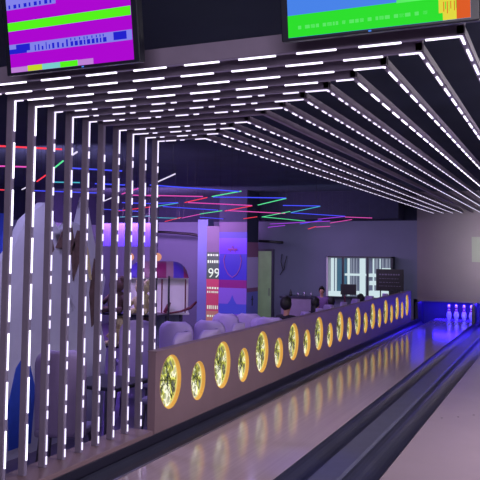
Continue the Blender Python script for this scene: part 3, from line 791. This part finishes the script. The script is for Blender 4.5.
# ------------------------------------------------------------------ chairs
def make_chair(tall=1.15):
    t = thing('lounge_chair', '', 'chair')
    seat = MB(); n = 10
    pts = [(-.25, -.22), (.25, -.22), (.25, .2), (-.25, .2)]
    seat.box(-.25, .25, -.22, .24, .40, .47, 'cushion'); seat.build('seat', t, bevel=.03)
    # rounded curved backrest shell
    bk = MB(); NX, NZ = 12, 20; th = .035
    def P(u, v, off):
        # u -1..1, v 0..1
        wmax = .26*math.sqrt(max(.0, 1-(max(0, (v-.78)/.22)*.9)**3)) if v > .78 else .26
        a = u*.75
        return (wmax*u, .24-.10*(abs(u)**2)+.05*v+off, .42+(tall-.42)*v)
    for s_ in (0, th):
        for i in range(NX):
            for j in range(NZ):
                u0, u1 = -1+2*i/NX, -1+2*(i+1)/NX; v0, v1 = j/NZ, (j+1)/NZ
                bk.quad([P(u0, v0, s_), P(u1, v0, s_), P(u1, v1, s_), P(u0, v1, s_)], 'chair')
    for j in range(NZ):
        v0, v1 = j/NZ, (j+1)/NZ
        for u in (-1, 1): bk.quad([P(u, v0, 0), P(u, v1, 0), P(u, v1, th), P(u, v0, th)], 'chair')
    for i in range(NX):
        u0, u1 = -1+2*i/NX, -1+2*(i+1)/NX
        bk.quad([P(u0, 0, 0), P(u1, 0, 0), P(u1, 0, th), P(u0, 0, th)], 'chair'); bk.quad([P(u0, 1, 0), P(u1, 1, 0), P(u1, 1, th), P(u0, 1, th)], 'chair')
    o = bk.build('backrest', t, smooth=True)
    me = o.data; bm = bmesh.new(); bm.from_mesh(me); bmesh.ops.remove_doubles(bm, verts=bm.verts, dist=.002); bmesh.ops.recalc_face_normals(bm, faces=bm.faces); bm.to_mesh(me); bm.free()
    for sx in (-1, 1):
        for sy in (-1, 1):
            q = MB(); q.tube([(sx*.2, sy*.17, .41), (sx*.24, sy*.22, 0)], [.016, .011], 'metal', 8); q.build('leg', t)
    return t
c0 = make_chair()
spots = []
def top_at(px, py, z=.70):
    d = ray(px, py); p = EYE+d*((z-1.6)/d.z); return p
left = [((166, 331), 'nearest white chair just behind the divider start'), ((197, 328), 'second white chair behind the divider, under the kiosk'),
        ((182, 320), 'white chair in front of the kiosk counter'), ((216, 319), 'white chair below the 99 banner'),
        ((222, 322), 'white chair against the divider in front of the crest column'), ((232, 312.5), 'white chair left of the pair below the crest column'), ((252, 312.5), 'white chair right of the pair below the crest column'),
        ((268, 316), 'white chair below the grey green door'), ((277, 316), 'white chair behind the divider left of the dark seated person')]
right = [((291, 317), 'white chair behind the divider under the leftmost dark seated person'), ((305, 313.5), 'rounded white chair back left of the long-haired person'), ((317, 310), 'rounded white chair back right below the long-haired person'),
         ((331, 307), 'rounded white chair back below the bright cabinet left edge'), ((345, 304), 'rounded white chair back below the small monitor'), ((360, 301), 'rounded white chair back below the cabinet middle'), ((375, 298.5), 'rounded white chair back left under the menu board')]
first = True; placed = []
for i, ((px, py), lab) in enumerate(left+right):
    if i >= 9: py -= 5
    p = top_at(px, py, {3: .67, 5: .66, 6: .58, 7: .62, 4: .72, 1: .68}.get(i, .70))
    if p.x > -3.63:
        d_ = ray(px, py); p = EYE+d_*(-3.63/d_.x)
    if first: o = c0; first = False
    else: o = copy_tree(c0)
    o.location = (p.x, p.y, FZ); o.scale = (.9, .9, (p.z-FZ)/1.15); o.rotation_euler = (0, 0, math.radians([8, -6, 4, -3, 12, -8, 5][i % 7] + (-68 if i >= 9 else 180 if i in (2, 3, 5, 6) else -90 if i in (0,1,4) else 180)))
    tag(o, lab, 'chair', 'white lounge chairs behind the divider')
# extra chairs and a table seen between the farther uprights
for (x, y, rz, lab) in ((-4.2, 5.6, 200, 'white chair seen low between the seventh and eighth uprights'), (-4.9, 7.9, 20, 'white chair beside the low table seen between the last uprights'), (-5.9, 9.4, 100, 'white chair left of the kiosk seen between the uprights')):
    o = copy_tree(c0); o.location = (x, y, FZ); o.rotation_euler = (0, 0, math.radians(rz)); tag(o, lab, 'chair', 'white chairs behind the uprights')
t = thing('cafe_table', 'small dark square cafe table among the white chairs by the uprights', 'table', (-4.35, 6.5, FZ))
q = MB(); q.box(-.33, .33, -.33, .33, .70, .74, 'kerb'); q.build('tabletop', t, bevel=.01)
q = MB(); q.tube([(0, 0, .02), (0, 0, .7)], .03, 'metal', 12); q.build('pedestal', t)
q = MB(); q.lathe([(.22, 0), (.22, .012), (.03, .03)], 'metal', 24); q.build('base', t)

# ------------------------------------------------------------------ people
def skin_mesh(name, pts, edges, kk, parent, sub=2):
    me = bpy.data.meshes.new(name); me.from_pydata([p[0] for p in pts], edges, [])
    o = bpy.data.objects.new(name, me); C.objects.link(o)
    o.parent = parent
    sk = o.modifiers.new('skin', 'SKIN')
    if not me.skin_vertices: me.attributes
    for i, p in enumerate(pts):
        r = p[1] if isinstance(p[1], tuple) else (p[1], p[1])
        me.skin_vertices[0].data[i].radius = r
        me.skin_vertices[0].data[i].use_root = (i == 0)
    sk.use_smooth_shade = True
    s = o.modifiers.new('sub', 'SUBSURF'); s.levels = sub; s.render_levels = sub
    me.materials.append(K[kk])
    return o
def person(label, loc, rz, top, legs, hair, long_hair=False, scale=1, stand=False, lean=.05):
    """figure facing -Y; loc is the point on the floor below the pelvis"""
    t = thing('person', label, 'person', loc, math.radians(rz)); t.scale = (scale,)*3
    ph = .93 if stand else .50
    def P(x, y, z): return (x, y, z)
    sh = ph+.52; hd = sh+.09
    fwd = -lean
    v = [(P(0, 0, ph), (.10, .08)), (P(0, -.01, ph+.2), (.09, .065)), (P(0, fwd, ph+.38), (.09, .065)), (P(0, fwd, sh), (.05, .045)), (P(0, fwd-.005, sh+.045), .048), (P(0, fwd-.02, hd+.03), (.072, .085)), (P(0, fwd-.015, hd+.14), (.066, .078))]
    e = [(0, 1), (1, 2), (2, 3), (3, 4), (4, 5), (5, 6)]
    clt = [(v[0][0], (.145, .115)), (v[1][0], (.135, .10)), (P(0, fwd, ph+.36), (.155, .11)), (P(0, fwd, sh+.01), (.085, .075))]; ce = [(0, 1), (1, 2), (2, 3)]
    for sx in (-1, 1):
        i = len(v)
        v += [(P(sx*.17, fwd, sh-.06), .036), (P(sx*.22, fwd-.05 if not stand else fwd, sh-.32), .032), (P(sx*.16, fwd-.28 if not stand else fwd-.1, sh-.36 if not stand else sh-.56), .032), (P(sx*.13, fwd-.36 if not stand else fwd-.12, sh-.34 if not stand else sh-.64), (.035, .02))]
        e += [(2, i), (i, i+1), (i+1, i+2), (i+2, i+3)]
        for fi in range(5):
            j = len(v); fx = (fi-2)*.014
            dz = -.0 if not stand else -.06
            ln = [.055, .075, .08, .075, .06][fi]
            if stand: v += [(P(sx*.13, fwd-.12+fx, sh-.64-ln*.6), .008), (P(sx*.125, fwd-.125+fx, sh-.64-ln), .007)]
            else: v += [(P(sx*.13+fx, fwd-.36-ln*.6, sh-.345), .008), (P(sx*.13+fx, fwd-.36-ln, sh-.36), .007)]
            e += [(i+3, j), (j, j+1)]
        j = len(clt)
        clt += [(v[i][0], .066), (v[i+1][0], .055), (v[i+2][0], .044)]; ce += [(2, j), (j, j+1), (j+1, j+2)]
    lv = [(P(0, 0, ph), (.14, .11))]; le = []
    for sx in (-1, 1):
        i = len(v)
        if stand: ls = [(P(sx*.09, 0, ph-.08), .085), (P(sx*.1, -.01, ph-.45), .058), (P(sx*.1, .01, .09), .04), (P(sx*.1, -.14, .035), (.035, .03))]
        else: ls = [(P(sx*.1, -.03, ph-.01), .085), (P(sx*.12, -.44, ph+.0), .06), (P(sx*.12, -.44, .09), .04), (P(sx*.12, -.58, .035), (.035, .03))]
        v += ls; e += [(0, i), (i, i+1), (i+1, i+2), (i+2, i+3)]
        j = len(lv); lv += [(ls[0][0], .097), (ls[1][0], .07), (ls[2][0], .052)]; le += [(0, j), (j, j+1), (j+1, j+2)]
    body = skin_mesh('body', v, e, 'skin', t)
    skin_mesh('shirt', [(p, (r[0]*1.1, r[1]*1.12) if isinstance(r, tuple) else r) for p, r in clt], ce, top, t)
    skin_mesh('trousers', lv, le, legs, t)
    hc = (0, fwd-.01, hd+.10)
    q = MB(); N_ = 16
    for (cc, rx, ry, rz_) in [((hc[0], hc[1]+.02, hc[2]), .095, .105, .125)]+([((0, fwd+.05, hd-.06), .085, .055, .17)] if long_hair else []):
        rows = 10; base = len(q.v)
        for j in range(rows+1):
            th_ = pi*j/rows
            for i in range(N_):
                ph_ = 2*pi*i/N_
                q.v.append((cc[0]+rx*sin(th_)*cos(ph_), cc[1]+ry*sin(th_)*sin(ph_), cc[2]+rz_*cos(th_)))
        for j in range(rows):
            for i in range(N_):
                fa = (base+j*N_+i, base+j*N_+(i+1) % N_, base+(j+1)*N_+(i+1) % N_, base+(j+1)*N_+i)
                cen = sum((Vector(q.v[a]) for a in fa), Vector())/4
                if cen.y < hc[1]-.035 and cen.z < hc[2]+.06: continue    # leave the face free
                q.f.append(fa); q.m.append(q.slot(hair))
    q.build('hair', t, smooth=True)
    # face: eyes, nose, mouth and ears
    fy = fwd-.095
    for sx in (-1, 1):
        q = MB(); q.lathe([(.001, -.008), (.009, 0), (.001, .008)], 'black', 8, (sx*.03, fy-.002, hd+.075)); q.build('eye', t)
    q = MB(); q.tube([(0, fy, hd+.07), (0, fy-.022, hd+.035), (0, fy, hd+.03)], [.006, .012, .008], 'skin', 8); q.build('nose', t, smooth=True)
    q = MB(); q.tube([(-.022, fy+.004, hd-.0), (0, fy-.002, hd-.0), (.022, fy+.004, hd-.0)], .005, 'red_cloth', 6); q.build('mouth', t, smooth=True)
    return t
def stool(loc, lab, h=.42):
    t = thing('stool', lab, 'stool', loc)
    q = MB(); q.lathe([(.17, h-.05), (.18, h-.03), (.18, h-.01), (.17, h)], 'kerb', 20); q.build('seat', t)
    q = MB(); q.tube([(0, 0, .02), (0, 0, h-.05)], .025, 'metal', 10); q.build('pedestal', t)
    q = MB(); q.lathe([(.17, 0), (.17, .012), (.03, .03)], 'metal', 20); q.build('base', t)
def at_d(px, py, z):      # point at height z on the line of sight
    d = ray(px, py); return EYE+d*((z-1.6)/d.z)
PEO = [((284.5, 295.5), .80, .93, 160, 'black_cloth', 'jeans', False, 'dark-clothed person sitting by the left end of the pale counter'),
       ((314, 296.5), .88, 1.0, 150, 'black_cloth', 'jeans', True, 'person in black with long dark hair seen from behind, left of the cabinet'),
       ((331.5, 296.5), .86, 1.0, 205, 'black_cloth', 'jeans', False, 'dark-haired person sitting below the left edge of the bright cabinet'),
       ((360.5, 293.5), .80, .95, 190, 'black_cloth', 'jeans', False, 'dark-haired person sitting below the middle of the bright cabinet')]
for (pp, zt_, sc, rz, top, legs, lh, lab) in PEO:
    d_ = ray(*pp); p = EYE+d_*({284.5: -4.3, 314: -4.5, 331.5: -4.6, 360.5: -4.2}[pp[0]]/d_.x); zt_ = p.z
    Hs = (.50+.47+.14+.225)*sc
    s_ = (zt_-FZ)/Hs*sc
    loc = Vector((p.x, p.y, FZ))
    person(lab, loc, rz, top, legs, 'hair', lh, s_)
    stool((loc.x, loc.y, FZ), 'low stool under the '+lab.split(' sitting')[0].split(' seen')[0]+(' by the counter' if pp[0] < 290 else ' left of the cabinet' if pp[0] < 320 else ' at the cabinet edge' if pp[0] < 340 else ' at the cabinet middle'), .42*s_-.0)
p = at(322, 286, 16.3)
person('person in mauve standing behind the seated long-haired person', (p.x, 16.3, FZ), 10, 'mauve_cloth', 'mauve_cloth', 'hair', False, (p.z-FZ)/1.76, True)
